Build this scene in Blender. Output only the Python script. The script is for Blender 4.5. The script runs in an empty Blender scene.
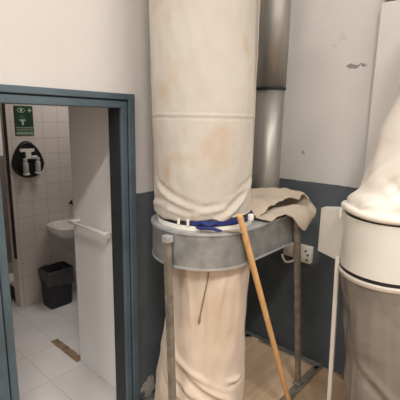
import bpy, bmesh, math, random
from mathutils import Vector, Matrix, noise
random.seed(7)
D = bpy.data
C = bpy.context.scene.collection
PI = math.pi

# ------------------------------------------------------------------ materials
def mat(name, col, rough=0.6, metal=0.0, var=0.0, vscale=6.0, col2=None, bump=0.0, bscale=60.0, spec=0.4, coat=0.0, stretch=None):
    m = D.materials.new(name); m.use_nodes = True
    nt = m.node_tree; b = nt.nodes['Principled BSDF']
    b.inputs['Roughness'].default_value = rough
    b.inputs['Metallic'].default_value = metal
    b.inputs['Specular IOR Level'].default_value = spec
    b.inputs['Coat Weight'].default_value = coat
    b.inputs['Base Color'].default_value = (*col, 1)
    tc = nt.nodes.new('ShaderNodeTexCoord')
    vec = tc.outputs['Object']
    if stretch:
        mp = nt.nodes.new('ShaderNodeMapping'); mp.inputs['Scale'].default_value = stretch
        nt.links.new(vec, mp.inputs['Vector']); vec = mp.outputs['Vector']
    if col2 is None:
        col2 = tuple(c * (1 - var) for c in col)
    n = nt.nodes.new('ShaderNodeTexNoise'); n.inputs['Scale'].default_value = vscale; n.inputs['Detail'].default_value = 6
    nt.links.new(vec, n.inputs['Vector'])
    r = nt.nodes.new('ShaderNodeValToRGB')
    r.color_ramp.elements[0].position = .35; r.color_ramp.elements[0].color = (*col2, 1)
    r.color_ramp.elements[1].position = .65; r.color_ramp.elements[1].color = (*col, 1)
    nt.links.new(n.outputs['Fac'], r.inputs['Fac'])
    nt.links.new(r.outputs['Color'], b.inputs['Base Color'])
    if bump:
        n2 = nt.nodes.new('ShaderNodeTexNoise'); n2.inputs['Scale'].default_value = bscale; n2.inputs['Detail'].default_value = 4
        nt.links.new(vec, n2.inputs['Vector'])
        bp = nt.nodes.new('ShaderNodeBump'); bp.inputs['Strength'].default_value = bump; bp.inputs['Distance'].default_value = .01
        nt.links.new(n2.outputs['Fac'], bp.inputs['Height']); nt.links.new(bp.outputs['Normal'], b.inputs['Normal'])
    m['ramp'] = r.name
    return m

def N(nt, t, **kw):
    n = nt.nodes.new(t)
    for k, v in kw.items(): setattr(n, k, v)
    return n
def math_node(nt, op, a, b=None, c=None, clamp=False):
    n = N(nt, 'ShaderNodeMath', operation=op); n.use_clamp = clamp
    for i, v in enumerate((a, b, c)):
        if v is None: continue
        if isinstance(v, (int, float)): n.inputs[i].default_value = v
        else: nt.links.new(v, n.inputs[i])
    return n.outputs[0]
def mix(nt, f, a, b):
    n = N(nt, 'ShaderNodeMix', data_type='RGBA')
    nt.links.new(f, n.inputs[0])
    for i, v in ((6, a), (7, b)):
        if isinstance(v, tuple): n.inputs[i].default_value = (*v, 1)
        else: nt.links.new(v, n.inputs[i])
    return n.outputs[2]

def painted_wall(name, marks=()):
    """white distemper above a slate painted dado; marks = (centre, size xyz, colour, threshold, scale) wear spots"""
    m = mat(name, (.60, .575, .55), .75, var=.05, vscale=2.2, bump=.12, bscale=25, spec=.2)
    nt = m.node_tree; b = nt.nodes['Principled BSDF']; white = nt.nodes[m['ramp']].outputs['Color']
    tc = N(nt, 'ShaderNodeTexCoord'); sep = N(nt, 'ShaderNodeSeparateXYZ'); nt.links.new(tc.outputs['Object'], sep.inputs[0])
    nz = N(nt, 'ShaderNodeTexNoise'); nz.inputs['Scale'].default_value = 7; nt.links.new(tc.outputs['Object'], nz.inputs['Vector'])
    z = math_node(nt, 'ADD', sep.outputs['Z'], math_node(nt, 'MULTIPLY', math_node(nt, 'SUBTRACT', nz.outputs['Fac'], .5), .02))
    f = math_node(nt, 'GREATER_THAN', z, 1.418)
    # slate with lighter rubbed spots
    n2 = N(nt, 'ShaderNodeTexNoise'); n2.inputs['Scale'].default_value = 4; n2.inputs['Detail'].default_value = 8
    nt.links.new(tc.outputs['Object'], n2.inputs['Vector'])
    r2 = N(nt, 'ShaderNodeValToRGB'); e = r2.color_ramp.elements
    e[0].position = .3; e[0].color = (.078, .092, .103, 1); e[1].position = .72; e[1].color = (.112, .128, .141, 1)
    nt.links.new(n2.outputs['Fac'], r2.inputs['Fac'])
    n3 = N(nt, 'ShaderNodeTexNoise'); n3.inputs['Scale'].default_value = 16; n3.inputs['Detail'].default_value = 5
    nt.links.new(tc.outputs['Object'], n3.inputs['Vector'])
    chip = math_node(nt, 'GREATER_THAN', n3.outputs['Fac'], .715)
    slate = mix(nt, math_node(nt, 'MULTIPLY', chip, .55), r2.outputs['Color'], (.3, .28, .25))
    col = mix(nt, f, slate, white)
    for (c, s, mc, th, sc) in marks:
        mp = N(nt, 'ShaderNodeVectorMath', operation='SUBTRACT'); mp.inputs[1].default_value = c; nt.links.new(tc.outputs['Object'], mp.inputs[0])
        dv = N(nt, 'ShaderNodeVectorMath', operation='DIVIDE'); dv.inputs[1].default_value = s; nt.links.new(mp.outputs[0], dv.inputs[0])
        ln = N(nt, 'ShaderNodeVectorMath', operation='LENGTH'); nt.links.new(dv.outputs[0], ln.inputs[0])
        n4 = N(nt, 'ShaderNodeTexNoise'); n4.inputs['Scale'].default_value = sc; n4.inputs['Detail'].default_value = 4
        nt.links.new(tc.outputs['Object'], n4.inputs['Vector'])
        v = math_node(nt, 'ADD', ln.outputs['Value'], math_node(nt, 'MULTIPLY', math_node(nt, 'SUBTRACT', n4.outputs['Fac'], .5), 2.6))
        fm = math_node(nt, 'LESS_THAN', v, th)
        col = mix(nt, math_node(nt, 'MULTIPLY', fm, .8), col, mc)
    nt.links.new(col, b.inputs['Base Color'])
    return m

def tiled(name, axes, size, col, grout, rough=.35, var=.06, mortar=.0035, off=(0, 0)):
    m = mat(name, col, rough, var=var, vscale=1.8)
    nt = m.node_tree; b = nt.nodes['Principled BSDF']; base = nt.nodes[m['ramp']].outputs['Color']
    tc = N(nt, 'ShaderNodeTexCoord'); sep = N(nt, 'ShaderNodeSeparateXYZ'); nt.links.new(tc.outputs['Object'], sep.inputs[0])
    cb = N(nt, 'ShaderNodeCombineXYZ')
    for i in range(2):
        nt.links.new(math_node(nt, 'ADD', sep.outputs[axes[i]], off[i] + 20 * size[i]), cb.inputs[i])
    br = N(nt, 'ShaderNodeTexBrick'); br.offset = 0; br.squash = 1
    br.inputs['Scale'].default_value = 1; br.inputs['Mortar Size'].default_value = mortar
    br.inputs['Brick Width'].default_value = size[0]; br.inputs['Row Height'].default_value = size[1]
    br.inputs['Mortar Smooth'].default_value = .2
    nt.links.new(cb.outputs[0], br.inputs['Vector'])
    nt.links.new(mix(nt, br.outputs['Fac'], base, grout), b.inputs['Base Color'])
    bp = N(nt, 'ShaderNodeBump'); bp.inputs['Strength'].default_value = .3; bp.inputs['Distance'].default_value = .002; bp.invert = True
    nt.links.new(br.outputs['Fac'], bp.inputs['Height']); nt.links.new(bp.outputs['Normal'], b.inputs['Normal'])
    return m

def cloth(name, col, col2, stain=None, stain_amount=.5, bump=.25):
    m = mat(name, col, .95, var=0, col2=col2, vscale=3.2, bump=bump, bscale=26, spec=.1)
    nt = m.node_tree; b = nt.nodes['Principled BSDF']; base = nt.nodes[m['ramp']].outputs['Color']
    b.inputs['Sheen Weight'].default_value = .15
    if stain:
        tc = N(nt, 'ShaderNodeTexCoord')
        n = N(nt, 'ShaderNodeTexNoise'); n.inputs['Scale'].default_value = 4.6; n.inputs['Detail'].default_value = 3
        nt.links.new(tc.outputs['Object'], n.inputs['Vector'])
        r = N(nt, 'ShaderNodeValToRGB'); e = r.color_ramp.elements
        e[0].position = .56; e[0].color = (0, 0, 0, 1); e[1].position = .78; e[1].color = (stain_amount,) * 3 + (1,)
        nt.links.new(n.outputs['Fac'], r.inputs['Fac'])
        nt.links.new(mix(nt, r.outputs['Color'], base, stain), b.inputs['Base Color'])
    return m

M = {}
M['wall_door'] = painted_wall('painted wall by doorway', [((1.50, 1.76, .085), (.05, .4, .085), (.45, .42, .38), .95, 22)])
M['wall_right'] = painted_wall('painted wall by outlet', [
    ((2.64, 1.015, 2.215), (.5, .10, .018), (.16, .145, .13), .75, 30),
    ((2.64, 1.33, 1.615), (.5, .045, .05), (.30, .27, .24), .15, 24),
    ((2.64, 1.12, 2.42), (.5, .09, .11), (.53, .49, .45), .35, 9),
    ((2.64, 1.25, 1.66), (.5, .03, .03), (.34, .31, .28), .15, 24)])
M['wall_plain'] = painted_wall('painted wall')
M['white_wall'] = mat('plain white distemper', (.74, .73, .71), .8, var=.04)
M['ceiling'] = mat('ceiling paint', (.7, .68, .65), .9, var=.05)
M['floor'] = mat('dusty tan concrete', (.42, .29, .185), .85, col2=(.30, .20, .125), vscale=5, bump=.15, bscale=40, spec=.15)
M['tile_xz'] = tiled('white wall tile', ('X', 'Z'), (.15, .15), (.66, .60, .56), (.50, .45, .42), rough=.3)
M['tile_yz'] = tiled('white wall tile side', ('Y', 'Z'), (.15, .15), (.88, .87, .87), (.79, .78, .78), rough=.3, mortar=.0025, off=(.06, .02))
M['tile_floor'] = tiled('pale floor tile', ('X', 'Y'), (.265, .40), (.74, .70, .69), (.54, .50, .48), rough=.4, var=.14, off=(-.068, 0))
M['frame'] = mat('slate blue gloss paint', (.084, .122, .150), .42, var=.25, vscale=5, bump=.08, bscale=30)
M['groove'] = mat('dark gasket', (.012, .016, .02), .6)
M['galv'] = mat('galvanised sheet', (.33, .34, .34), .48, metal=.55, col2=(.23, .24, .24), vscale=14, bump=.05, bscale=50)
M['galv_top'] = mat('galvanised rim', (.42, .43, .43), .5, metal=.35, col2=(.34, .35, .35), vscale=14)
M['duct'] = mat('spiral duct steel', (.36, .345, .315), .47, metal=.75, col2=(.28, .265, .24), vscale=3, stretch=(6, 6, .8))
M['leg'] = mat('weathered steel', (.30, .27, .22), .5, metal=.45, col2=(.19, .165, .13), vscale=18)
M['rail'] = mat('zinc angle steel', (.34, .34, .31), .5, metal=.4, col2=(.22, .21, .18), vscale=12)
M['plywood'] = mat('plywood', (.64, .46, .31), .8, col2=(.53, .375, .245), vscale=4, stretch=(.6, 6, 6))
M['bag_up'] = cloth('cream filter cloth', (.49, .455, .405), (.435, .395, .345), stain=(.42, .26, .14), stain_amount=.7)
M['bag_low'] = cloth('tan collection cloth', (.60, .50, .41), (.53, .43, .34), stain=(.42, .29, .18), stain_amount=.35)
M['canvas'] = cloth('grey beige canvas', (.44, .37, .295), (.38, .315, .25), bump=.3)
M['bag_right'] = cloth('off white cloth', (.74, .69, .63), (.67, .62, .555), bump=.2)
M['white_enamel'] = mat('white enamel', (.66, .635, .58), .4, var=.06, vscale=5, coat=.2)
M['white_plastic'] = mat('white plastic', (.72, .69, .63), .4)
M['ceramic'] = mat('white ceramic', (.78, .76, .73), .2, coat=.4)
M['blue'] = mat('blue webbing', (.015, .028, .16), .7, var=.4, vscale=60)
M['black'] = mat('black plastic', (.012, .012, .013), .5)
M['grey_film'] = mat('grey plastic film', (.25, .23, .21), .30, metal=.3, col2=(.175, .16, .145), vscale=4.5, bump=.45, bscale=7, coat=.25, stretch=(1, 1, 1.6))
M['hoop'] = mat('pale hoop', (.62, .58, .52), .35, metal=.2)
M['wood'] = mat('varnished pine', (.60, .36, .16), .5, col2=(.50, .28, .115), vscale=10, stretch=(8, 8, .7))
M['dark_wood'] = mat('dark brown wood', (.030, .014, .011), .5, var=.3)
M['taupe'] = mat('taupe paint', (.20, .165, .145), .7, var=.1)
M['corridor_white'] = mat('corridor white', (.75, .72, .70), .8)
M['bin'] = mat('charcoal plastic', (.018, .018, .021), .5, var=.2)
M['liner'] = mat('grey bin liner', (.085, .078, .084), .38, bump=.5, bscale=30)
M['green'] = mat('sign green', (.010, .045, .020), .45)
M['sign_white'] = mat('sign pale green white', (.45, .52, .42), .5)
M['band_green'] = mat('pale sign green', (.10, .21, .105), .5)
M['clear'] = mat('eyewash fluid bottle', (.50, .47, .44), .2, coat=.5)
M['red'] = mat('dull red band', (.25, .06, .05), .5)
M['brass'] = mat('dark tap metal', (.05, .04, .03), .35, metal=.7)
M['mortar'] = mat('brown mortar strip', (.33, .235, .145), .9, col2=(.20, .13, .075), vscale=14, bump=.5, bscale=50)
M['cord'] = mat('grey cord', (.20, .17, .13), .8)
M['beige'] = mat('beige paint', (.42, .33, .27), .7, var=.1)

# ------------------------------------------------------------------ mesh helpers
def bm_new(): return bmesh.new()
def add_box(bm, x0, x1, y0, y1, z0, z1, bev=0.0, seg=2):
    vs = [bm.verts.new(p) for p in ((x0,y0,z0),(x1,y0,z0),(x1,y1,z0),(x0,y1,z0),(x0,y0,z1),(x1,y0,z1),(x1,y1,z1),(x0,y1,z1))]
    fs = [bm.faces.new([vs[i] for i in f]) for f in ((0,3,2,1),(4,5,6,7),(0,1,5,4),(1,2,6,5),(2,3,7,6),(3,0,4,7))]
    if bev:
        es = list({e for f in fs for e in f.edges})
        bmesh.ops.bevel(bm, geom=es, offset=bev, segments=seg, affect='EDGES', profile=.5)
    return bm
def frame_axes(d):
    d = d.normalized(); u = d.cross(Vector((0, 0, 1)))
    if u.length < 1e-3: u = Vector((1, 0, 0))
    u.normalize(); return u, d.cross(u).normalized() * -1
def add_tube(bm, pts, r, seg=12, closed=False, caps=True, square=False):
    pts = [Vector(p) for p in pts]; rings = []
    n = len(pts); up = None
    for i, p in enumerate(pts):
        if closed: d = pts[(i+1) % n] - pts[i-1]
        else: d = pts[min(i+1, n-1)] - pts[max(i-1, 0)]
        d.normalize()
        if up is None: up, _ = frame_axes(d)
        up = (up - d * up.dot(d)).normalized(); w = d.cross(up)
        rr = r[i] if isinstance(r, (list, tuple)) else r
        ring = []
        for k in range(seg):
            a = 2*PI*k/seg + (PI/4 if square else 0)
            q = rr * (math.sqrt(2) if square else 1)
            ring.append(bm.verts.new(p + up*math.cos(a)*q + w*math.sin(a)*q))
        rings.append(ring)
    m = n if closed else n-1
    for i in range(m):
        a, b = rings[i], rings[(i+1) % n]
        for k in range(seg):
            bm.faces.new((a[k], a[(k+1) % seg], b[(k+1) % seg], b[k]))
    if caps and not closed:
        bm.faces.new(list(reversed(rings[0]))); bm.faces.new(rings[-1])
    return bm
def add_lathe(bm, prof, cx=0, cy=0, seg=48, close=False):
    rings = []
    for (r, z) in prof:
        rings.append([bm.verts.new((cx + r*math.cos(2*PI*k/seg), cy + r*math.sin(2*PI*k/seg), z)) for k in range(seg)])
    for i in range(len(rings)-1 + (1 if close else 0)):
        a, b = rings[i], rings[(i+1) % len(rings)]
        for k in range(seg): bm.faces.new((a[k], a[(k+1) % seg], b[(k+1) % seg], b[k]))
    if not close:
        if prof[0][0] > 1e-4: bm.faces.new(list(reversed(rings[0])))
        if prof[-1][0] > 1e-4: bm.faces.new(rings[-1])
    return bm
def add_prism(bm, poly, z0, z1, bev=0.0):
    a = [bm.verts.new((x, y, z0)) for x, y in poly]; b = [bm.verts.new((x, y, z1)) for x, y in poly]
    n = len(poly); fs = []
    for i in range(n): fs.append(bm.faces.new((a[i], a[(i+1) % n], b[(i+1) % n], b[i])))
    bot = bm.faces.new(list(reversed(a))); top = bm.faces.new(b)
    if bev:
        bmesh.ops.bevel(bm, geom=list(bot.edges) + list(top.edges), offset=bev, segments=2, affect='EDGES')
    return bm
def obj(name, bm, material, parent=None, smooth=True, mods=(), angle=40):
    bmesh.ops.recalc_face_normals(bm, faces=bm.faces)
    me = D.meshes.new(name); bm.to_mesh(me); bm.free()
    me.materials.append(material)
    o = D.objects.new(name, me); C.objects.link(o)
    if smooth:
        me.polygons.foreach_set('use_smooth', [True]*len(me.polygons))
        me.set_sharp_from_angle(angle=math.radians(angle))
    for t, kw in mods:
        md = o.modifiers.new(t.title(), t)
        for k, v in kw.items(): setattr(md, k, v)
    if parent:
        o.parent = parent; o.matrix_parent_inverse = Matrix.Translation(parent.location).inverted()
    return o
def thing(name, loc, label, cat, group=None):
    o = D.objects.new(name, None); o.empty_display_size = .05; o.location = loc; C.objects.link(o)
    o['label'] = label; o['category'] = cat
    if group: o['group'] = group
    return o
def tag(o, label, cat, group=None):
    o['label'] = label; o['category'] = cat
    if group: o['group'] = group
    return o
def struct(name, bm, material, label=None, parent=None):
    o = obj(name, bm, material, parent, smooth=False)
    if not parent:
        o['kind'] = 'structure'
        if label: o['label'] = label; o['category'] = name.split('_')[0]
    return o
SUB = lambda n: ('SUBSURF', dict(levels=n, render_levels=n))

# ------------------------------------------------------------------ camera (solved from the photo's vanishing points)
cam = D.cameras.new('camera'); co = D.objects.new('camera', cam); C.objects.link(co)
R0, R1, R2 = ((0.66734, -0.74452, 0.01890), (-0.13914, -0.14957, -0.97891), (0.73164, 0.65063, -0.20341))
co.matrix_world = Matrix(((R0[0], -R1[0], -R2[0], 0), (R0[1], -R1[1], -R2[1], 0), (R0[2], -R1[2], -R2[2], 1.85), (0, 0, 0, 1)))
cam.sensor_width = 36; cam.lens = 385.62 / 400 * 36; cam.clip_start = .05
bpy.context.scene.camera = co

# ------------------------------------------------------------------ the setting
XR, YD, HC = 2.64, 1.76, 5.6
struct('floor', add_box(bm_new(), -4.0, XR+.15, -4.5, YD+.06, -.1, 0), M['floor'], 'tan dusty workshop floor under the dust collectors')
struct('floor_washroom', add_box(bm_new(), -.6, 3.2, YD+.06, 4.75, -.1, 0), M['tile_floor'], 'pale tiled washroom floor seen through the doorway')
bm = bm_new()
add_box(bm, -4.0, .575, YD, YD+.14, 0, HC); add_box(bm, 1.397, XR+.15, YD, YD+.14, 0, HC); add_box(bm, .575, 1.397, YD, YD+.14, 1.98, HC)
struct('wall_left', bm, M['wall_door'], 'white wall with slate dado around the doorway')
struct('wall_right', add_box(bm_new(), XR, XR+.15, -4.5, YD, 0, HC), M['wall_right'], 'white wall with slate dado behind the dust collectors')
bm = add_box(bm_new(), XR-.05, XR+.02, -.6, .875, 0, 2.56, .006); add_box(bm, XR-.04, XR+.02, -.6, .865, 2.575, HC-.002)
struct('trim_1', bm, M['wall_plain'], 'shallow white pilaster behind the right dust collector')
struct('wall_front', add_box(bm_new(), -4.0, XR+.15, -4.65, -4.5, 0, HC), M['white_wall'])
struct('wall_side', add_box(bm_new(), -4.15, -4.0, -4.65, YD+.14, 0, HC), M['white_wall'])
struct('ceiling', add_box(bm_new(), -4.15, XR+.15, -4.65, YD+.14, HC, HC+.1), M['ceiling'])
# washroom shell
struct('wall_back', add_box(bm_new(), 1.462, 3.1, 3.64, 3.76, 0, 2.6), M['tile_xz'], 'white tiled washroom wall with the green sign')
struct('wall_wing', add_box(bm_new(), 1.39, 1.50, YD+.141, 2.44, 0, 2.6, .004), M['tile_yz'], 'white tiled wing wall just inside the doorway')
struct('wall_washroom_right', add_box(bm_new(), 3.1, 3.2, YD+.14, 4.75, 0, 2.6), M['tile_yz'])
struct('wall_washroom_left', add_box(bm_new(), -.7, -.6, YD+.14, 4.75, 0, 2.6), M['tile_yz'])
struct('ceiling_washroom', add_box(bm_new(), -.7, 3.2, YD+.14, 4.75, 2.6, 2.7), M['ceiling'])
bm = add_box(bm_new(), -.7, 3.2, 4.6, 4.75, 1.41, 2.6)
struct('wall_corridor', bm, M['corridor_white'], 'white upper part of the corridor wall beyond the washroom')
struct('trim_2', add_box(bm_new(), -.7, 3.2, 4.59, 4.75, .13, 1.41), M['taupe'], 'taupe dado on the far corridor wall')
struct('baseboard_corridor', add_box(bm_new(), -.7, 3.2, 4.585, 4.75, 0, .13), M['beige'], 'beige baseboard on the far corridor wall')
struct('trim_3', add_box(bm_new(), 1.444, 1.462, 3.628, 3.665, .51, 2.3, .004), M['dark_wood'], 'dark brown wood strip on the end of the tiled wall')

# door frame: one structure of stepped profiles
df = D.objects.new('door_1', None); C.objects.link(df); df.location = (.99, YD, 0); df['kind'] = 'structure'
df['label'] = 'slate blue steel door frame of the open doorway'; df['category'] = 'door frame'
def jamb(side):
    bm = bm_new()
    x_in, x_out = (1.31, 1.397) if side > 0 else (.66, .573)
    xm = x_in + (x_out-x_in)*.47
    lo = lambda a, b: (min(a, b), max(a, b))
    top = 1.905 if True else 0
    add_box(bm, *lo(xm+ (.004 if side > 0 else -.004), x_out), YD-.022, YD+.10, 0, 1.981, .003)     # outer face
    add_box(bm, *lo(x_in, xm-(.004 if side > 0 else -.004)), YD-.014, YD+.105, 0, 1.94, .003)         # inner rebate
    return bm
obj('jamb', jamb(1), M['frame'], df, False); obj('jamb', jamb(-1), M['frame'], df, False)
M['reveal'] = mat('dark slate paint', (.022, .027, .031), .55, var=.3, vscale=6)
obj('reveal', add_box(bm_new(), 1.3085, 1.3115, YD+.004, YD+.106, 0, 1.904), M['reveal'], df, False)
obj('reveal', add_box(bm_new(), .6585, .6615, YD+.004, YD+.106, 0, 1.904), M['reveal'], df, False)
bm = add_box(bm_new(), .573, 1.397, YD-.023, YD+.10, 1.949, 1.981, .003); add_box(bm, .66, 1.312, YD-.014, YD+.105, 1.905, 1.941, .003)
obj('lintel', bm, M['frame'], df, False)
bm = add_box(bm_new(), .62, 1.352, YD-.008, YD+.09, 1.938, 1.951)
add_box(bm, 1.346, 1.357, YD-.008, YD+.09, 0, 1.951); add_box(bm, .613, .624, YD-.008, YD+.09, 0, 1.951)
obj('groove', bm, M['groove'], df, False)

# out-of-frame lamps: the first follows the shadow directions, the rest are added fill
def key_or_fill_lamp(x, y, z, rot, sx, sy, power, label, col=(1, .965, .92)):
    t = thing('key_or_fill_lamp', (x, y, z), label, 'lamp', None)
    bm = add_box(bm_new(), x-(sx if not rot else sy)/2-.04, x+(sx if not rot else sy)/2+.04, y-(sy if not rot else sx)/2-.03, y+(sy if not rot else sx)/2+.03, z-.0, z+.06, .008)
    obj('lamp_housing', bm, M['white_plastic'], t, False)
    l = D.lights.new('lamp_light', 'AREA'); l.shape = 'RECTANGLE'; l.size = sx; l.size_y = sy; l.energy = power; l.color = col
    lo = D.objects.new('lamp_light', l); C.objects.link(lo); lo.location = (x, y, z-.012); lo.rotation_euler = (0, 0, PI/2 if rot else 0)
key_or_fill_lamp(-1.05, -1.65, 5.52, False, 1.2, .35, 230, 'long white ceiling lamp nearest the doorway, above the workshop')
key_or_fill_lamp(1.3, -2.3, 5.52, False, 2.4, .5, 190, 'widest added fill light, unseen, behind the photographer on the right')  # added fill, lifts the dark wall between the two machines
key_or_fill_lamp(-2.9, .5, 5.52, True, 1.6, .35, 200, 'long added fill light, unseen, at the far left of the workshop')  # added fill for the wing wall and the right wall
key_or_fill_lamp(1.95, 3.0, 2.535, False, .5, .3, 9.5, 'small added fill light, unseen, inside the washroom behind the wing wall', (1, .93, .87))  # added to brighten the tiled back wall, hidden by the wing wall
key_or_fill_lamp(2.3, 4.15, 2.535, False, .4, .2, 12, 'small added fill light, unseen, in the corridor beyond the washroom', (1, .95, .9))  # added to brighten the strip of corridor in view

# ------------------------------------------------------------------ main dust collector
DX, DY, DR = 1.585, 1.372, .290
ZB, ZT = 1.118, 1.31
XE = 2.075
def dshape(r, xe, n=40, inset=0):
    p = [(DX + r*math.cos(a), DY + r*math.sin(a)) for a in [PI/2 + PI*i/n for i in range(n+1)]]
    return p + [(xe, DY-r), (xe, DY+r)]
dc = thing('dust_collector', (DX, DY, 0), 'galvanised dust collector with tall cream filter bag and tan lower bag', 'dust collector')
dc_h = obj('drum_housing', add_prism(bm_new(), dshape(DR, XE), ZB, ZT-.012), M['galv'], dc, angle=30)
obj('top_plate', add_prism(bm_new(), dshape(DR+.008, XE+.008), ZT-.014, ZT, .003), M['galv_top'], dc_h, angle=30)
obj('bottom_rim', add_prism(bm_new(), dshape(DR+.003, XE+.002), ZB-.004, ZB+.008, .002), M['galv_top'], dc_h, angle=30)
# collar between the drum and the filter bag
col = obj('collar', add_lathe(bm_new(), [(.252, ZT-.002), (.262, ZT), (.262, ZT+.02), (.256, ZT+.026), (.252, ZT+.024), (.252, ZT+.07), (.246, ZT+.07)], DX, DY, 64), M['white_plastic'], dc)
# black ring painted in for the shadow gap, and the blue tie strap with its knot and loose end
obj('shadow_gap_ring', add_lathe(bm_new(), [(.250, ZT+.024), (.260, ZT+.024), (.262, ZT+.05), (.256, ZT+.062), (.250, ZT+.062)], DX, DY, 64, close=True), M['black'], dc)
bm = bm_new(); n = 40; rings = []
for (r, dz) in ((.262, -.012), (.2665, -.010), (.2665, .011), (.262, .013)):
    rings.append([])
    for k in range(n+1):
        a = math.radians(206+(312-206)*k/n)
        rings[-1].append(bm.verts.new((DX+(r+.002*noise.noise(Vector((k*.35, 5, 1))))*math.cos(a), DY+r*math.sin(a), ZT+.041+dz+.005*noise.noise(Vector((k*.22, 3, 0))))))
for i in range(4):
    a, b = rings[i], rings[(i+1) % 4]
    for k in range(n): bm.faces.new((a[k], a[k+1], b[k+1], b[k]))
bm.faces.new([r[0] for r in rings]); bm.faces.new([r[-1] for r in rings])
strap = obj('strap', bm, M['blue'], dc)
def on_ring(az, r, z):   # az = angle about the drum axis, degrees (0 = +X)
    a = math.radians(az); return Vector((DX+r*math.cos(a), DY+r*math.sin(a), z))
A0 = 224
bm = bm_new()
p = [on_ring(A0-9, .273, ZT+.045), on_ring(A0-4, .283, ZT+.055), on_ring(A0, .288, ZT+.030), on_ring(A0+5, .285, ZT+.052), on_ring(A0+11, .275, ZT+.040)]
add_tube(bm, p, [.008, .013, .016, .013, .008], 8)
p = [on_ring(A0-13, .275, ZT+.028), on_ring(A0-7, .285, ZT+.018), on_ring(A0, .29, ZT+.034), on_ring(A0+8, .295, ZT+.016), on_ring(A0+15, .297, ZT+.010)]
add_tube(bm, p, [.006, .010, .012, .009, .006], 8)
obj('knot', bm, M['blue'], strap, mods=[SUB(1)])
p = [on_ring(A0+15, .298, ZT+.012), on_ring(A0+22, .302, ZT+.008), on_ring(A0+29, .31, ZT+.0065), on_ring(A0+34, .318, ZT-.008)]
obj('strap_tail', add_tube(bm_new(), p, [.004, .006, .008, .006], 8), M['cord'], strap)
for az in (192, 203):
    q = on_ring(az, .268, ZT+.043); bm = add_tube(bm_new(), [q-Vector((0,0,.016)), q+Vector((0,0,.014))], .007, 8)
    obj('clip', bm, M['white_plastic'], strap)
q = on_ring(277, .282, ZT+.05)
obj('buckle', add_box(bm_new(), q.x-.006, q.x+.022, q.y-.012, q.y+.012, q.z-.018, q.z+.018, .005), M['white_plastic'], strap)

# cloth tubes as grids of rings with folds
def cloth_tube(prof, seg, disp, cap_top=False, cap_bot=False):
    """prof: (z, cx, cy, r) list; disp(theta, z, t) -> radial offset, z offset"""
    bm = bm_new(); rings = []
    for i, (z, cx, cy, r) in enumerate(prof):
        ring = []
        for k in range(seg):
            th = 2*PI*k/seg; dr, dz = disp(th, z)
            ring.append(bm.verts.new((cx+(r+dr)*math.cos(th), cy+(r+dr)*math.sin(th), z+dz)))
        rings.append(ring)
    for i in range(len(rings)-1):
        a, b = rings[i], rings[i+1]
        for k in range(seg): bm.faces.new((a[k], a[(k+1) % seg], b[(k+1) % seg], b[k]))
    if cap_bot: bm.faces.new(list(reversed(rings[0])))
    if cap_top: bm.faces.new(rings[-1])
    return bm
def lerp_prof(keys, n):
    out = []
    for i in range(n):
        z = keys[0][0] + (keys[-1][0]-keys[0][0])*i/(n-1)
        for a, b in zip(keys, keys[1:]):
            if a[0] <= z <= b[0]+1e-9:
                t = (z-a[0])/(b[0]-a[0]); t = t*t*(3-2*t)
                out.append((z,)+tuple(a[j]+(b[j]-a[j])*t for j in (1, 2, 3))); break
    return out
def ridge(x, w): return math.exp(-(x/w)**2)
def adiff(a, b): return (a-b+PI) % (2*PI)-PI
CAMDIR = math.atan2(-DY, -DX)   # the side of the drum that looks to the photographer

def up_disp(th, z):
    a = adiff(th, CAMDIR)
    low = max(0, 1-(z-1.36)/.28) ** 1.3 if z < 1.64 else 0
    d = .006*noise.noise(Vector((math.cos(th)*2, math.sin(th)*2, z*2.2)))
    d += .0028*noise.noise(Vector((math.cos(th)*7, math.sin(th)*7, z*9))) + .004*low*noise.noise(Vector((math.cos(th)*9, math.sin(th)*9, z*22)))
    # slack folds above the tie
    for (a0, z0, sl, w, h) in ((-.80, 1.475, -.12, .016, .010), (-.30, 1.43, -.10, .014, .007), (.72, 1.425, .17, .018, .019), (1.05, 1.51, .10, .014, .008), (.2, 1.405, .06, .012, .006), (-1.1, 1.415, .05, .014, .008), (-.5, 1.395, -.05, .012, .006)):
        zz = z0 + sl*(a-a0)
        d += h*ridge(z-zz, w)*ridge(a-a0, .34) - h*.8*ridge(z-zz-.030, w)*ridge(a-a0, .34)
    d += .004*low*math.sin(9*th+2*noise.noise(Vector((th, z*4, 1))))
    # horizontal seam
    d += .0030*ridge(z-1.871, .005) - .0022*ridge(z-1.858, .005)
    return d, .014*low*noise.noise(Vector((math.cos(th)*2.2, math.sin(th)*2.2, 5)))
FX, FY = DX-.014, DY+.016
keys = [(1.348, FX+.006, FY-.006, .255), (1.362, FX+.004, FY-.004, .261), (1.40, FX+.004, FY-.004, .264), (1.50, FX+.004, FY-.004, .263), (1.9, FX+.000, FY+.000, .268), (2.5, FX-.008, FY+.008, .268), (2.85, FX-.012, FY+.012, .264), (2.93, FX, FY, .15)]
fb = obj('filter_bag', cloth_tube(lerp_prof(keys, 230), 150, up_disp, cap_top=True), M['bag_up'], dc, angle=180)
# stitched side seam of the filter bag
sa = CAMDIR+1.33
bm = bm_new(); pts = []
for i in range(40):
    z = 1.48 + i*.03; r = .265 + (z-1.5)*.010 + up_disp(sa, z)[0]
    pts.append((FX+r*math.cos(sa), FY+r*math.sin(sa), z))
obj('side_seam', add_tube(bm, pts, .004, 6), M['canvas'], fb)

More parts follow.
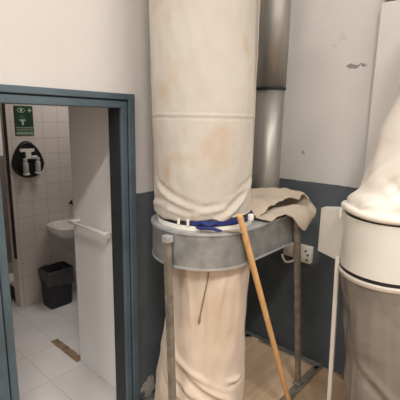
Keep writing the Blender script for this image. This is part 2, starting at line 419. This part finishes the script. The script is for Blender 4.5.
def low_disp(th, z):
    a = adiff(th, CAMDIR)
    d = .012*noise.noise(Vector((math.cos(th)*1.8, math.sin(th)*1.8, z*2.5+9)))
    d += .006*noise.noise(Vector((math.cos(th)*4, math.sin(th)*4, z*8+3)))
    # slumped diagonal folds, higher on the left and running down to the right
    for (a0, z0, sl, w, h, aw) in ((-.25, .50, -.15, .018, .014, .62), (.15, .40, -.17, .020, .020, .75), (-.5, .42, -.20, .015, .011, .40), (-.45, .33, -.22, .016, .012, .45), (.35, .30, -.14, .018, .014, .5), (.82, .42, -.05, .014, .016, .22), (-.8, .62, -.30, .020, .010, .3)):
        zz = z0 + sl*(a-a0)
        d += ridge(a-a0, aw)*(h*ridge(z-zz, w) - h*.95*ridge(z-zz+.034, w*.8))
    for (a0, sl, w, h, z0) in ((-.55, .55, .05, .010, 1.0), (.35, -.5, .06, .009, .95), (-.05, .25, .045, .008, .9)):   # creases hanging from the tie
        aa = a0 + sl*(1.1-z); d += h*ridge(a-aa, w)*ridge(z-z0, .22)
    up = max(0, (z-.95)/.16)
    d += .006*up*math.sin(14*th)
    # the left leg presses into the cloth
    d -= .012*ridge(a+.45, .16)*ridge(z-.35, .35)
    return d, 0
keys = [(.035, 1.60, 1.405, .245), (.07, 1.598, 1.40, .274), (.30, 1.596, 1.392, .272), (.5, 1.602, 1.380, .256), (.8, 1.612, 1.362, .234), (1.06, DX+.024, DY-.022, .228), (1.12, DX+.02, DY-.02, .234)]
lb = obj('collection_bag', cloth_tube(lerp_prof(keys, 190), 150, low_disp, cap_bot=True), M['bag_low'], dc, angle=180)
# hanging draw cord on the lower bag
bm = bm_new(); pts = []
for i in range(26):
    t = i/25; z = 1.085 - .30*t; th = CAMDIR - .02 - .17*t
    kz = [k for k in lerp_prof(keys, 190)]; zz, cx, cy, r = min(kz, key=lambda q: abs(q[0]-z))
    rr = r + low_disp(th, z)[0] + .004
    pts.append((cx+rr*math.cos(th), cy+rr*math.sin(th), z))
obj('draw_cord', add_tube(bm, pts, [.0035]*22+[.005, .007, .007, .004], 7), M['cord'], lb)

# legs
def bar(a, b, s, bev=True):
    return add_tube(bm_new(), [a, b], s, 4, square=True)
def upright(top, foot, s):
    """square tube leg whose sides follow the machine's axes"""
    bm = bm_new(); t, f = Vector(top), Vector(foot)
    q = []
    for p in (f, t):
        q.append([bm.verts.new(p+Vector((dx*s, dy*s, 0))) for dx, dy in ((-1,-1),(1,-1),(1,1),(-1,1))])
    for k in range(4): bm.faces.new((q[0][k], q[0][(k+1)%4], q[1][(k+1)%4], q[1][k]))
    bm.faces.new(list(reversed(q[0]))); bm.faces.new(q[1])
    bmesh.ops.bevel(bm, geom=list(bm.edges), offset=.003, segments=2, affect='EDGES')
    return bm
ZR = .03
for top, foot in (((1.272, 1.345, 1.27), (1.262, 1.275, ZR)), ((2.055, 1.05, 1.30), (2.30, 1.075, ZR)), ((2.04, 1.665, 1.30), (2.28, 1.67, ZR))):
    lg = obj('leg', upright(top, foot, .0165), M['leg'], dc, angle=30)
    x, y, z = foot
    bm = add_box(bm_new(), x-.035, x+.035, y-.028, y+.028, z-.002, z+.008, .002); obj('foot_plate', bm, M['rail'], lg, False)
    bm = add_tube(bm_new(), [(x+.024, y-.0, z+.006), (x+.024, y, z+.022)], .009, 6); obj('bolt', bm, M['rail'], lg, False)
# bracket at the top of the left leg
bm = add_box(bm_new(), 1.252, 1.294, 1.322, 1.366, 1.248, 1.284, .004)
bk = obj('bracket', bm, M['galv_top'], dc, False)
obj('bolt', add_tube(bm_new(), [(1.262, 1.332, 1.266), (1.248, 1.316, 1.266)], .008, 6), M['galv'], bk, False)
# base frame of angle iron
def angle_iron(p0, p1, inward, t=.004, w=.045, h=.03):
    bm = bm_new(); p0, p1, v = Vector(p0), Vector(p1), Vector(inward)
    prof = [(0, 0), (w, 0), (w, t), (t, t), (t, h), (0, h)]
    r = [[bm.verts.new(p+v*a+Vector((0, 0, b))) for a, b in prof] for p in (p0, p1)]
    n = len(prof)
    for k in range(n): bm.faces.new((r[0][k], r[0][(k+1)%n], r[1][(k+1)%n], r[1][k]))
    bm.faces.new(list(reversed(r[0]))); bm.faces.new(r[1])
    return bm
bf = D.objects.new('base_frame', None)
X0, X1, Y0, Y1 = 1.215, 2.61, 1.035, 1.735
bfm = angle_iron((X0, Y0, .002), (X1, Y0, .002), (0, 1, 0), w=.05, h=.034)
base = obj('base_frame', bfm, M['rail'], dc, False)
obj('rail', angle_iron((X0, Y1, .002), (X1, Y1, .002), (0, -1, 0), h=.034), M['rail'], base, False)
obj('rail', angle_iron((X1, Y0, .002), (X1, Y1, .002), (-1, 0, 0), h=.032), M['rail'], base, False)
obj('rail', angle_iron((X0, Y0, .002), (X0, Y1, .002), (1, 0, 0), h=.032), M['rail'], base, False)
obj('base_board', add_box(bm_new(), X0+.03, X1-.055, Y0+.055, Y1-.05, .004, .024, .002), M['plywood'], dc, False)
obj('batten', add_box(bm_new(), 1.75, X1-.06, Y1-.16, Y1-.10, .024, .05, .003), M['plywood'], dc, False)

# the steel duct with its joint, turning into the end of the housing
PX, PY, PR = 2.29, 1.428, .100
du = thing('steel_duct', (PX, PY, 1.3), 'round galvanised steel duct rising behind the cream filter bag', 'duct')
bm = add_tube(bm_new(), [(PX, PY, 5.59), (PX, PY, 2.5), (PX, PY, 2.06)], PR, 40, caps=False)
obj('upper_pipe', bm, M['duct'], du, mods=[('SOLIDIFY', dict(thickness=.003, offset=-1))])
path = [(PX, PY, 2.065), (PX, PY, 1.38)] + [(PX-.11+.11*math.cos(a), PY, 1.31-.11*math.sin(a)) for a in [i*PI/16 for i in range(9)]] + [(XE+.006, PY, 1.2)]
obj('lower_pipe', add_tube(bm_new(), path, PR-.006, 40, caps=False), M['duct'], du, mods=[('SOLIDIFY', dict(thickness=.003, offset=-1))])
obj('joint_band', add_lathe(bm_new(), [(PR-.002, 2.055), (PR+.002, 2.055), (PR+.002, 2.065), (PR-.002, 2.065)], PX, PY, 40, close=True), M['groove'], du)

# the folded canvas bag lying on the housing
def canvas_bag():
    bm = bm_new(); NS, NT = 120, 64
    rows = []
    L1, LF, L2 = .50, .10, .50
    for i in range(NS+1):
        s = i/NS*(L1+LF+L2)
        row = []
        for j in range(NT+1):
            t = j/NT                       # 0 = front edge, 1 = back edge
            xe = 2.205 + .045*math.sin(t*2.5+.4) - .02*t
            if s < L1:
                f = s/L1; x = 1.745 + (xe-1.745)*f; z = ZT+.016+.012*math.sin(f*5); lay = 0
            elif s < L1+LF:
                a = (s-L1)/LF*PI; h = .036
                x = xe + .05*math.sin(a); z = ZT+.02 + h - h*math.cos(a) + .002; f = 1; lay = (1-math.cos(a))/2
            else:
                f = 1-(s-L1-LF)/L2; x = 1.735 + (xe-1.735)*f; lay = 1
                z = ZT + .058 + .012*math.sin(f*3.0) - .05*max(0, .25-f) + .062*math.sin(PI*t*.85) - .045*t*t
            y0 = 1.045 - .024*ridge(f-.64, .3)*(1-lay) + lay*.075
            yb = max(0, min(1, (x-1.98)/.2)); yb = 1.56-.27*yb*yb*(3-2*yb)
            y = y0 + (yb-y0)*t
            if lay < .5 and x > XE+.01:      # sags where it overhangs the housing
                z -= .03*(x-XE)/.14*(1-.5*t)
            if lay < .5:                     # the front lobe bulges up then hangs over the edge
                hang = max(0, 1-t/.16)
                w = max(0, min(1, (f-.18)/.62)); w = w*w*(3-2*w)
                z += .048*w*ridge(t-.13, .085)*(1-.35*ridge(f-1, .12))
                z -= hang**1.2*.130*w*ridge(f-.64, .26)
                y -= .035*w*ridge(t-.06, .06)
            else:
                # front of the upper layer droops except around the dark mouth
                fr = max(0, 1-t/.22)
                z -= fr**1.5*.022*max(0, 1-f/.3)
                z += .020*ridge(f-.80, .16)*ridge(t, .25)
                y += .030*ridge(f-.78, .16)*(1-t)
            q = Vector((x*6, y*6, lay*3))
            z += .007*noise.noise(q) + .007*noise.noise(q*2.6) + .005*noise.noise(q*5.5)
            z += .008*lay*math.sin(13*t+4*f+3*noise.noise(q*.6))
            y += .008*noise.noise(q+Vector((7, 3, 1))) + .004*noise.noise(q*3+Vector((7, 3, 1)))
            if lay < .5 and 1.09 < y and x < XE+.01: z = max(z, ZT+.008)
            row.append(bm.verts.new((x, y, z)))
        rows.append(row)
    for a, b in zip(rows, rows[1:]):
        for j in range(NT): bm.faces.new((a[j], a[j+1], b[j+1], b[j]))
    return bm
cb = obj('canvas_bag', canvas_bag(), M['canvas'], None, angle=180, mods=[('SOLIDIFY', dict(thickness=.009, offset=0)), SUB(1)])
tag(cb, 'crumpled grey-beige canvas bag folded on the galvanised drum beside the duct', 'bag')

# wooden broom handle leaning on the drum
hs = thing('broom_handle', (2.035, .985, 0), 'long varnished wooden pole leaning on the galvanised drum', 'pole')
P0, P1 = Vector((2.045, .985, .0)), Vector((1.494, 1.070, 1.402))
dd = (P1-P0).normalized()
bm = add_tube(bm_new(), [P0+dd*.008, P0+dd*.02, P1-dd*.02, P1-dd*.006, P1], [.014, .016, .016, .0145, .009], 16)
obj('shaft', bm, M['wood'], hs)
obj('end_cap', add_tube(bm_new(), [P0+dd*.004, P0+dd*.05], .0175, 16), M['black'], hs)

# ------------------------------------------------------------------ socket box and cable on the right wall
so = thing('power_outlet', (XR, 1.25, .80), 'white double power outlet box on the slate dado behind the steel leg', 'outlet')
obj('outlet_box', add_box(bm_new(), XR-.045, XR+.002, 1.195, 1.335, .805, .935, .006), M['white_plastic'], so, angle=30)
for zz, yy in ((.90, 1.235), (.872, 1.215), (.832, 1.22), (.895, 1.30), (.84, 1.30)):
    obj('socket_hole', add_tube(bm_new(), [(XR-.0475, yy, zz), (XR-.040, yy, zz)], .008, 10), M['black'], so)
obj('side_socket', add_box(bm_new(), XR-.035, XR+.002, 1.345, 1.43, .82, .93, .006), M['white_plastic'], so, angle=30)
pts = []
for i in range(22):
    t = i/21; pts.append((XR-.03-.03*math.sin(t*PI), 1.33+.11*t, .802-.028*math.sin(t*PI*.9)+.025*t*t))
tag(obj('power_cable', add_tube(bm_new(), pts, .009, 8), M['white_plastic']), 'short white cable looping left of the wall outlet box', 'cable')

# ------------------------------------------------------------------ right dust collector
QX, QY, QR = 2.095, .535, .235
QB, QT = 1.105, 1.385
rd = thing('dust_collector', (QX, QY, 0), 'white drum dust collector with grey plastic bag at the right edge', 'dust collector')
drum = obj('drum', add_lathe(bm_new(), [(QR-.02, QB), (QR, QB+.004), (QR, QT-.004), (QR-.004, QT), (QR-.03, QT)], QX, QY, 72), M['white_enamel'], rd)
obj('black_gasket', add_lathe(bm_new(), [(QR-.006, QB-.022), (QR-.004, QB+.002), (QR-.03, QB+.002), (QR-.03, QB-.022)], QX, QY, 72, close=True), M['black'], rd)
obj('hoop', add_lathe(bm_new(), [(QR+.001, QB-.042), (QR+.006, QB-.036), (QR+.006, QB-.022), (QR, QB-.017), (QR-.02, QB-.017), (QR-.02, QB-.042)], QX, QY, 72, close=True), M['hoop'], rd)
obj('top_gasket', add_lathe(bm_new(), [(QR-.004, QT), (QR+.001, QT+.016), (QR-.03, QT+.016), (QR-.03, QT)], QX, QY, 72, close=True), M['black'], rd)
RC = math.atan2(-QY, -QX)
def film_disp(th, z):
    a = adiff(th, RC)
    d = .010*noise.noise(Vector((math.cos(th)*2.4, math.sin(th)*2.4, z*3)))
    d += .012*ridge(z-(.52-.18*a), .03)*ridge(a-.1, .6) - .012*ridge(z-(.47-.18*a), .03)*ridge(a-.1, .6)
    d -= .030*ridge(z-.78, .16)*ridge(a+1.15, .30)
    d += .006*noise.noise(Vector((math.cos(th)*8, math.sin(th)*8, z*2)))*min(1, max(0, (1.06-z)*8))
    return d, 0
keys = [(.03, QX+.02, QY-.06, .17), (.06, QX+.02, QY-.06, .195), (.5, QX+.015, QY-.045, .200), (.8, QX+.005, QY-.015, .218), (1.07, QX, QY, .231), (1.08, QX, QY, .231)]
obj('plastic_bag', cloth_tube(lerp_prof(keys, 120), 110, film_disp, cap_bot=True), M['grey_film'], rd, angle=180)
# cloth filter bag, slack and leaning away, with a rolled hem
def rb_disp(th, z):
    a = adiff(th, RC)
    d = .008*noise.noise(Vector((math.cos(th)*2, math.sin(th)*2, z*3+4))) + .022*ridge(z-1.50, .035)*ridge(a+1.15, .5)
    low = max(0, 1-(z-1.40)/.35)
    d += .007*low*math.sin(7*th+z*9)
    for (a0, z0, sl, w, h) in ((-.5, 1.48, .16, .022, .014), (.25, 1.47, -.10, .022, .016), (-1.1, 1.54, .2, .025, .012)):
        zz = z0+sl*(a-a0); d += ridge(a-a0, .5)*(h*ridge(z-zz, w)-h*.7*ridge(z-zz-.055, w))
    return d, 0
keys = [(1.392, QX, QY, .228), (1.42, QX, QY, .233), (1.452, QX, QY, .218), (1.52, QX+.002, QY-.008, .172), (1.77, QX+.014, QY-.052, .168), (2.01, QX+.03, QY-.115, .168), (2.4, QX+.045, QY-.19, .16), (2.7, QX+.055, QY-.22, .14), (2.76, QX+.055, QY-.22, .03)]
rb = obj('filter_bag', cloth_tube(lerp_prof(keys, 170), 130, rb_disp, cap_top=True), M['bag_right'], rd, angle=180)
bm = bm_new()
pts = [(QX+(QR+.004+.004*math.sin(5*a))*math.cos(a), QY+(QR+.004+.004*math.sin(5*a))*math.sin(a), QT+.034+.006*math.sin(3*a+1)) for a in [2*PI*i/80 for i in range(80)]]
obj('rolled_hem', add_tube(bm, pts, .0185, 12, closed=True), M['bag_right'], rb)
a = RC-1.25
obj('tie_end', add_tube(bm_new(), [(QX+.255*math.cos(a), QY+.255*math.sin(a), QT+.03), (QX+.262*math.cos(a), QY+.262*math.sin(a), QT+.005), (QX+.258*math.cos(a), QY+.258*math.sin(a), QT-.022)], [.006, .006, .004], 8), M['bag_right'], rb)
for a, sp in ((2.02, 1), (2.02+2.1, 1), (2.02+4.2, 1)):
    c, s = math.cos(a), math.sin(a)
    r0 = QR+.012
    obj('leg', upright((QX+r0*c, QY+r0*s, 1.14), (QX+(r0+.055)*c+.145*(a < 2.1), QY+(r0+.055)*s-.04*(a < 2.1), 0), .0115), M['white_enamel'], rd, angle=30)
# tapered inlet on the drum's far left side
bm = bm_new()
n0 = [(2.045, .765), (1.985, .72)]
A = [Vector((2.00, .742, QB-.002)), Vector((2.00, .742, QT-.004)), Vector((2.19, .760, QT-.004)), Vector((2.19, .760, QB-.002))]
B = [Vector((2.108, .930, 1.100)), Vector((2.108, .930, 1.362)), Vector((2.17, .930, 1.362)), Vector((2.17, .930, 1.100))]
va = [bm.verts.new(p) for p in A]; vb = [bm.verts.new(p) for p in B]
for k in range(4): bm.faces.new((va[k], va[(k+1) % 4], vb[(k+1) % 4], vb[k]))
bm.faces.new(va); bm.faces.new(vb)
bmesh.ops.bevel(bm, geom=list(bm.edges), offset=.004, segments=2, affect='EDGES')
obj('inlet_box', bm, M['white_enamel'], rd, angle=30)

# ------------------------------------------------------------------ washroom things
# towel rail on the wing wall
tr = thing('towel_rail', (1.39, 2.16, 1.13), 'white towel rail on the tiled wing wall inside the doorway', 'towel rail')
pl = [(1.386, 2.36, 1.155), (1.318, 2.36, 1.152)]
bm = bm_new()
add_box(bm, 1.308, 1.326, 1.945, 2.375, 1.140, 1.160, .005)
obj('bar', bm, M['ceramic'], tr, angle=30)
for y in (2.36, 1.955):
    obj('arm', add_box(bm_new(), 1.325, 1.39, y-.010, y+.010, 1.141, 1.159, .004), M['white_plastic'], tr, angle=30)

# washbasin
wb = thing('washbasin', (2.03, 3.64, .66), 'white ceramic washbasin on the tiled wall above the bin', 'washbasin')
bm = bm_new(); NB = 48
def rr_pt(a, hx, hy, e=4):
    c, s = math.cos(a), math.sin(a); k = (abs(c)**e+abs(s)**e)**(-1/e); return hx*c*k, hy*s*k
rings = []
cyc = 3.445
for (hx, hy, z, dy) in ((.10, .08, .655, .08), (.16, .13, .68, .04), (.215, .175, .74, .01), (.232, .19, .79, 0), (.236, .194, .808, 0), (.228, .186, .816, 0), (.20, .15, .812, -.015), (.185, .135, .78, -.015), (.14, .10, .71, -.01), (.04, .04, .695, 0)):
    rings.append([bm.verts.new((2.00+rr_pt(2*PI*k/NB, hx*1.16, hy)[0], cyc+dy+rr_pt(2*PI*k/NB, hx, hy)[1], z)) for k in range(NB)])
for a, b in zip(rings, rings[1:]):
    for k in range(NB): bm.faces.new((a[k], a[(k+1) % NB], b[(k+1) % NB], b[k]))
bm.faces.new(list(reversed(rings[0]))); bm.faces.new(rings[-1])
obj('bowl', bm, M['ceramic'], wb, angle=60)
obj('drain_pipe', add_tube(bm_new(), [(2.035, 3.50, .67), (2.035, 3.50, .50), (2.035, 3.53, .45), (2.035, 3.60, .44), (2.035, 3.642, .44)], .02, 14), M['white_plastic'], wb)
tp = thing('water_tap', (2.045, 3.64, .97), 'small dark wall tap above the washbasin', 'tap')
obj('spout', add_tube(bm_new(), [(2.045, 3.642, .975), (2.045, 3.60, .975), (2.045, 3.572, .968), (2.045, 3.565, .945)], [.013, .012, .011, .009], 12), M['brass'], tp)
obj('handle', add_tube(bm_new(), [(2.045, 3.607, .975), (2.045, 3.607, 1.005), (2.062, 3.60, 1.012)], [.008, .007, .006], 10), M['brass'], tp)

# waste bin with its liner
bi = thing('waste_bin', (1.745, 3.46, 0), 'charcoal plastic waste bin with grey liner under the washbasin', 'bin')
BX, BY = 1.755, 3.46
def bin_ring(bm, hx, hy, z, wob=0):
    return [bm.verts.new((BX+rr_pt(2*PI*k/56, hx*.9, hy, 7)[0]*(1+wob*noise.noise(Vector((k*.5, z*20, 0)))), BY+rr_pt(2*PI*k/56, hx, hy*.9, 7)[1]*(1+wob*noise.noise(Vector((k*.5, 4, z*20)))), z + (wob*.35*noise.noise(Vector((k*.33, 9, z*3)))))) for k in range(56)]
def skin(bm, rings, cap=True):
    for a, b in zip(rings, rings[1:]):
        for k in range(len(a)): bm.faces.new((a[k], a[(k+1) % len(a)], b[(k+1) % len(a)], b[k]))
    if cap: bm.faces.new(list(reversed(rings[0])))
bm = bm_new()
skin(bm, [bin_ring(bm, .125, .095, .002), bin_ring(bm, .130, .10, .012), bin_ring(bm, .150, .118, .355), bin_ring(bm, .157, .124, .362), bin_ring(bm, .157, .124, .385), bin_ring(bm, .145, .112, .385), bin_ring(bm, .122, .09, .03)])
bm.faces.new([v for v in bm.verts][-56:])
obj('bin_body', bm, M['bin'], bi, angle=35)
bm = bm_new()
rs = []
for (hx, hy, z, w) in ((.158, .127, .285, .10), (.160, .128, .33, .04), (.160, .127, .385, .02), (.150, .117, .392, .03), (.140, .107, .36, .05), (.125, .095, .25, .08)):
    rs.append([bm.verts.new((v.co.x, v.co.y, v.co.z)) for v in bin_ring(bm, hx, hy, z, w)])
for v in [v for v in bm.verts if not any(v in r for r in rs)]: bm.verts.remove(v)
skin(bm, rs, False)
for k, v in enumerate(rs[0]):      # the liner's lower hem hangs unevenly
    v.co.z += .055*math.sin(2*PI*k/56*1-.4)
obj('bin_liner', bm, M['liner'], bi, angle=60)

# eyewash sign
sg = thing('eyewash_sign', (1.622, 3.64, 1.68), 'green emergency eyewash sign on the tiled washroom wall', 'sign')
SX0, SX1, SZ0, SZ1 = 1.537, 1.708, 1.678, 1.945
yf = 3.632
obj('panel', add_box(bm_new(), SX0, SX1, yf, 3.641, SZ0, SZ1, .001), M['green'], sg, False)
def flat_poly(pts, y0=yf-.0012, y1=yf+.0005):
    bm = bm_new()
    a = [bm.verts.new((x, y0, z)) for x, z in pts]; b = [bm.verts.new((x, y1, z)) for x, z in pts]
    n = len(pts); bm.faces.new(a); bm.faces.new(list(reversed(b)))
    for i in range(n): bm.faces.new((a[i], b[i], b[(i+1) % n], a[(i+1) % n]))
    return bm
def bar2(bm, x0, x1, z0, z1): return add_box(bm, x0, x1, yf-.0012, yf+.0005, z0, z1)
# eye outline, pupil and lashes of water
ex, ez = 1.600, 1.905
bm = bm_new()
ring = [(ex+.036*math.cos(a), yf-.001, ez+.019*math.sin(a)*abs(math.sin(a))**.3) for a in [2*PI*i/36 for i in range(36)]]
add_tube(bm, ring, .0028, 6, closed=True)
obj('eye_symbol', bm, M['sign_white'], sg, False)
obj('pupil', flat_poly([(ex+.012*math.cos(a), ez+.012*math.sin(a)) for a in [2*PI*i/20 for i in range(20)]]), M['sign_white'], sg, False)
bm = bar2(bm_new(), 1.660, 1.696, 1.901, 1.911); bar2(bm, 1.673, 1.683, 1.888, 1.924)
obj('cross_symbol', bm, M['sign_white'], sg, False)
bm = flat_poly([(1.575, 1.822), (1.640, 1.822), (1.630, 1.808), (1.585, 1.808)])
bar2(bm, 1.599, 1.616, 1.772, 1.810)
obj('basin_symbol', bm, M['sign_white'], sg, False)
bm = bm_new()
for i in range(4): bar2(bm, 1.586+.012*i, 1.590+.012*i, 1.828, 1.866-.004*abs(i-1.5))
obj('water_jet_symbol', bm, M['band_green'], sg, False)
bm = bar2(bm_new(), SX0+.006, SX1-.006, 1.749, 1.753); obj('divider', bm, M['sign_white'], sg, False)
bm = bar2(bm_new(), SX0+.006, SX1-.006, 1.684, 1.714); obj('text_band', bm, M['band_green'], sg, False)
def lettering(txt, x, z, size, material, width):
    cu = D.curves.new('lettering', 'FONT'); cu.body = txt; cu.size = size; cu.extrude = .0006; cu.align_x = 'CENTER'
    o = D.objects.new('tmp', cu); C.objects.link(o)
    bpy.context.view_layer.update()
    me = D.meshes.new_from_object(o.evaluated_get(bpy.context.evaluated_depsgraph_get()))
    D.objects.remove(o)
    w = max(v.co.x for v in me.vertices)-min(v.co.x for v in me.vertices); k = width/w
    for v in me.vertices: v.co = Vector((x+v.co.x*k, yf-.0014-v.co.z, z+v.co.y))
    me.name = 'lettering'; me.materials.clear(); me.materials.append(material)
    t = D.objects.new('lettering', me); C.objects.link(t); t.parent = sg; t.matrix_parent_inverse = Matrix.Translation(sg.location).inverted()
    return t
lettering('LAVAOJOS DE', 1.622, 1.722, .028, M['sign_white'], .145)
lettering('EMERGENCIA', 1.622, 1.689, .028, M['sign_white'], .145)

# eyewash station: black drop-shaped panel with two bottles
ew = thing('eyewash_station', (1.63, 3.64, 1.27), 'black drop-shaped eyewash station with two bottles below the green sign', 'eyewash station')
cxs, czs = 1.632, 1.415
pts = []
for i in range(64):
    a = 2*PI*i/64; s, c = math.sin(a), math.cos(a)
    w = .150 if s < 0 else .150-.035*s**1.4
    pts.append((cxs+w*c-.010*max(0, s), czs+(.135*s if s < 0 else .212*s)))
bm = bm_new()
lay = []
for (k, y) in ((1.0, 3.6405), (1.0, 3.622), (.97, 3.612), (.90, 3.609), (.86, 3.616)):
    lay.append([bm.verts.new((cxs+(x-cxs)*k, y, czs+(z-czs)*k)) for x, z in pts])
for a, b in zip(lay, lay[1:]):
    for i in range(64): bm.faces.new((a[i], a[(i+1) % 64], b[(i+1) % 64], b[i]))
bm.faces.new(lay[0]); bm.faces.new(lay[-1])
obj('back_panel', bm, M['black'], ew, angle=50)
for bx, bz, tilt in ((1.580, 1.318, -.02), (1.692, 1.322, .02)):
    tb = bm_new()
    add_lathe(tb, [(.022, 0), (.025, .004), (.025, .10), (.020, .118), (.012, .125), (.012, .132)], 0, 0, 24)
    b = obj('eyewash_bottle', tb, M['clear'], None); b.location = (bx, 3.571, bz); b.rotation_euler = (0, tilt, 0)
    tag(b, 'small white eyewash bottle at the %s of the black station' % ('left' if bx < 1.63 else 'right'), 'bottle', 'eyewash bottles in the black station')
    cp = bm_new(); add_lathe(cp, [(.019, .128), (.020, .130), (.020, .148), (.012, .156)], 0, 0, 20); 
    q = obj('cap', cp, M['clear'], None); q.parent = b
    cp = bm_new(); add_lathe(cp, [(.0275, .0), (.030, .001), (.030, .016), (.0275, .017)], 0, 0, 24)
    q = obj('bottle_base', cp, M['white_plastic'], None); q.parent = b
bm = add_box(bm_new(), 1.552, 1.684, 3.598, 3.617, 1.527, 1.556, .003)
obj('eye_cup_bar', bm, M['white_plastic'], ew, False)
bm = add_box(bm_new(), 1.598, 1.650, 3.592, 3.617, 1.462, 1.530, .006)
obj('holder', bm, M['white_plastic'], ew, False)
bm = add_box(bm_new(), 1.646, 1.712, 3.588, 3.617, 1.455, 1.492, .012)
obj('side_cup', bm, M['clear'], ew, angle=50)

# mortar strip where the wing wall once continued
bm = bm_new()
NX, NY = 6, 30
g = [[bm.verts.new((1.368+.062*i/NX+.006*noise.noise(Vector((i*.9, j*.7, 1))), 2.455+.41*j/NY, .003+.003*noise.noise(Vector((i, j, 2))))) for j in range(NY+1)] for i in range(NX+1)]
for i in range(NX):
    for j in range(NY): bm.faces.new((g[i][j], g[i+1][j], g[i+1][j+1], g[i][j+1]))
o = obj('trim_4', bm, M['mortar'], None, mods=[('SOLIDIFY', dict(thickness=.006, offset=-1))]); o['kind'] = 'structure'
o['label'] = 'rough brown mortar strip in the washroom floor beside the wing wall'; o['category'] = 'floor strip'

# small things on the corridor floor behind the tiled wall's end
wbk = thing('wooden_block', (1.50, 3.86, 0), 'small dark wooden block on the floor past the tiled wall end', 'block')
obj('block_body', add_box(bm_new(), 1.475, 1.575, 3.80, 3.92, .001, .16, .004), M['dark_wood'], wbk, False)
obj('block_top', add_box(bm_new(), 1.47, 1.58, 3.795, 3.925, .16, .175, .003), M['beige'], wbk, False)
st = thing('bottle', (1.45, 3.92, 0), 'small pale bottle on the corridor floor beside the dark block', 'bottle')
obj('bottle_body', add_lathe(bm_new(), [(.03, .001), (.034, .006), (.034, .13), (.02, .16), (.014, .165), (.014, .18)], 1.425, 3.92, 20), M['white_plastic'], st)
obj('cap', add_lathe(bm_new(), [(.016, .178), (.017, .18), (.017, .20), (.012, .203)], 1.425, 3.92, 16), M['beige'], st)

# ------------------------------------------------------------------ world and view
w = D.worlds.new('world'); bpy.context.scene.world = w; w.use_nodes = True
w.node_tree.nodes['Background'].inputs[0].default_value = (.5, .48, .45, 1)
w.node_tree.nodes['Background'].inputs[1].default_value = .05
vs = bpy.context.scene.view_settings
vs.view_transform = 'Standard'; vs.look = 'None'; vs.exposure = -0.33; vs.gamma = 1; vs.use_curve_mapping = False
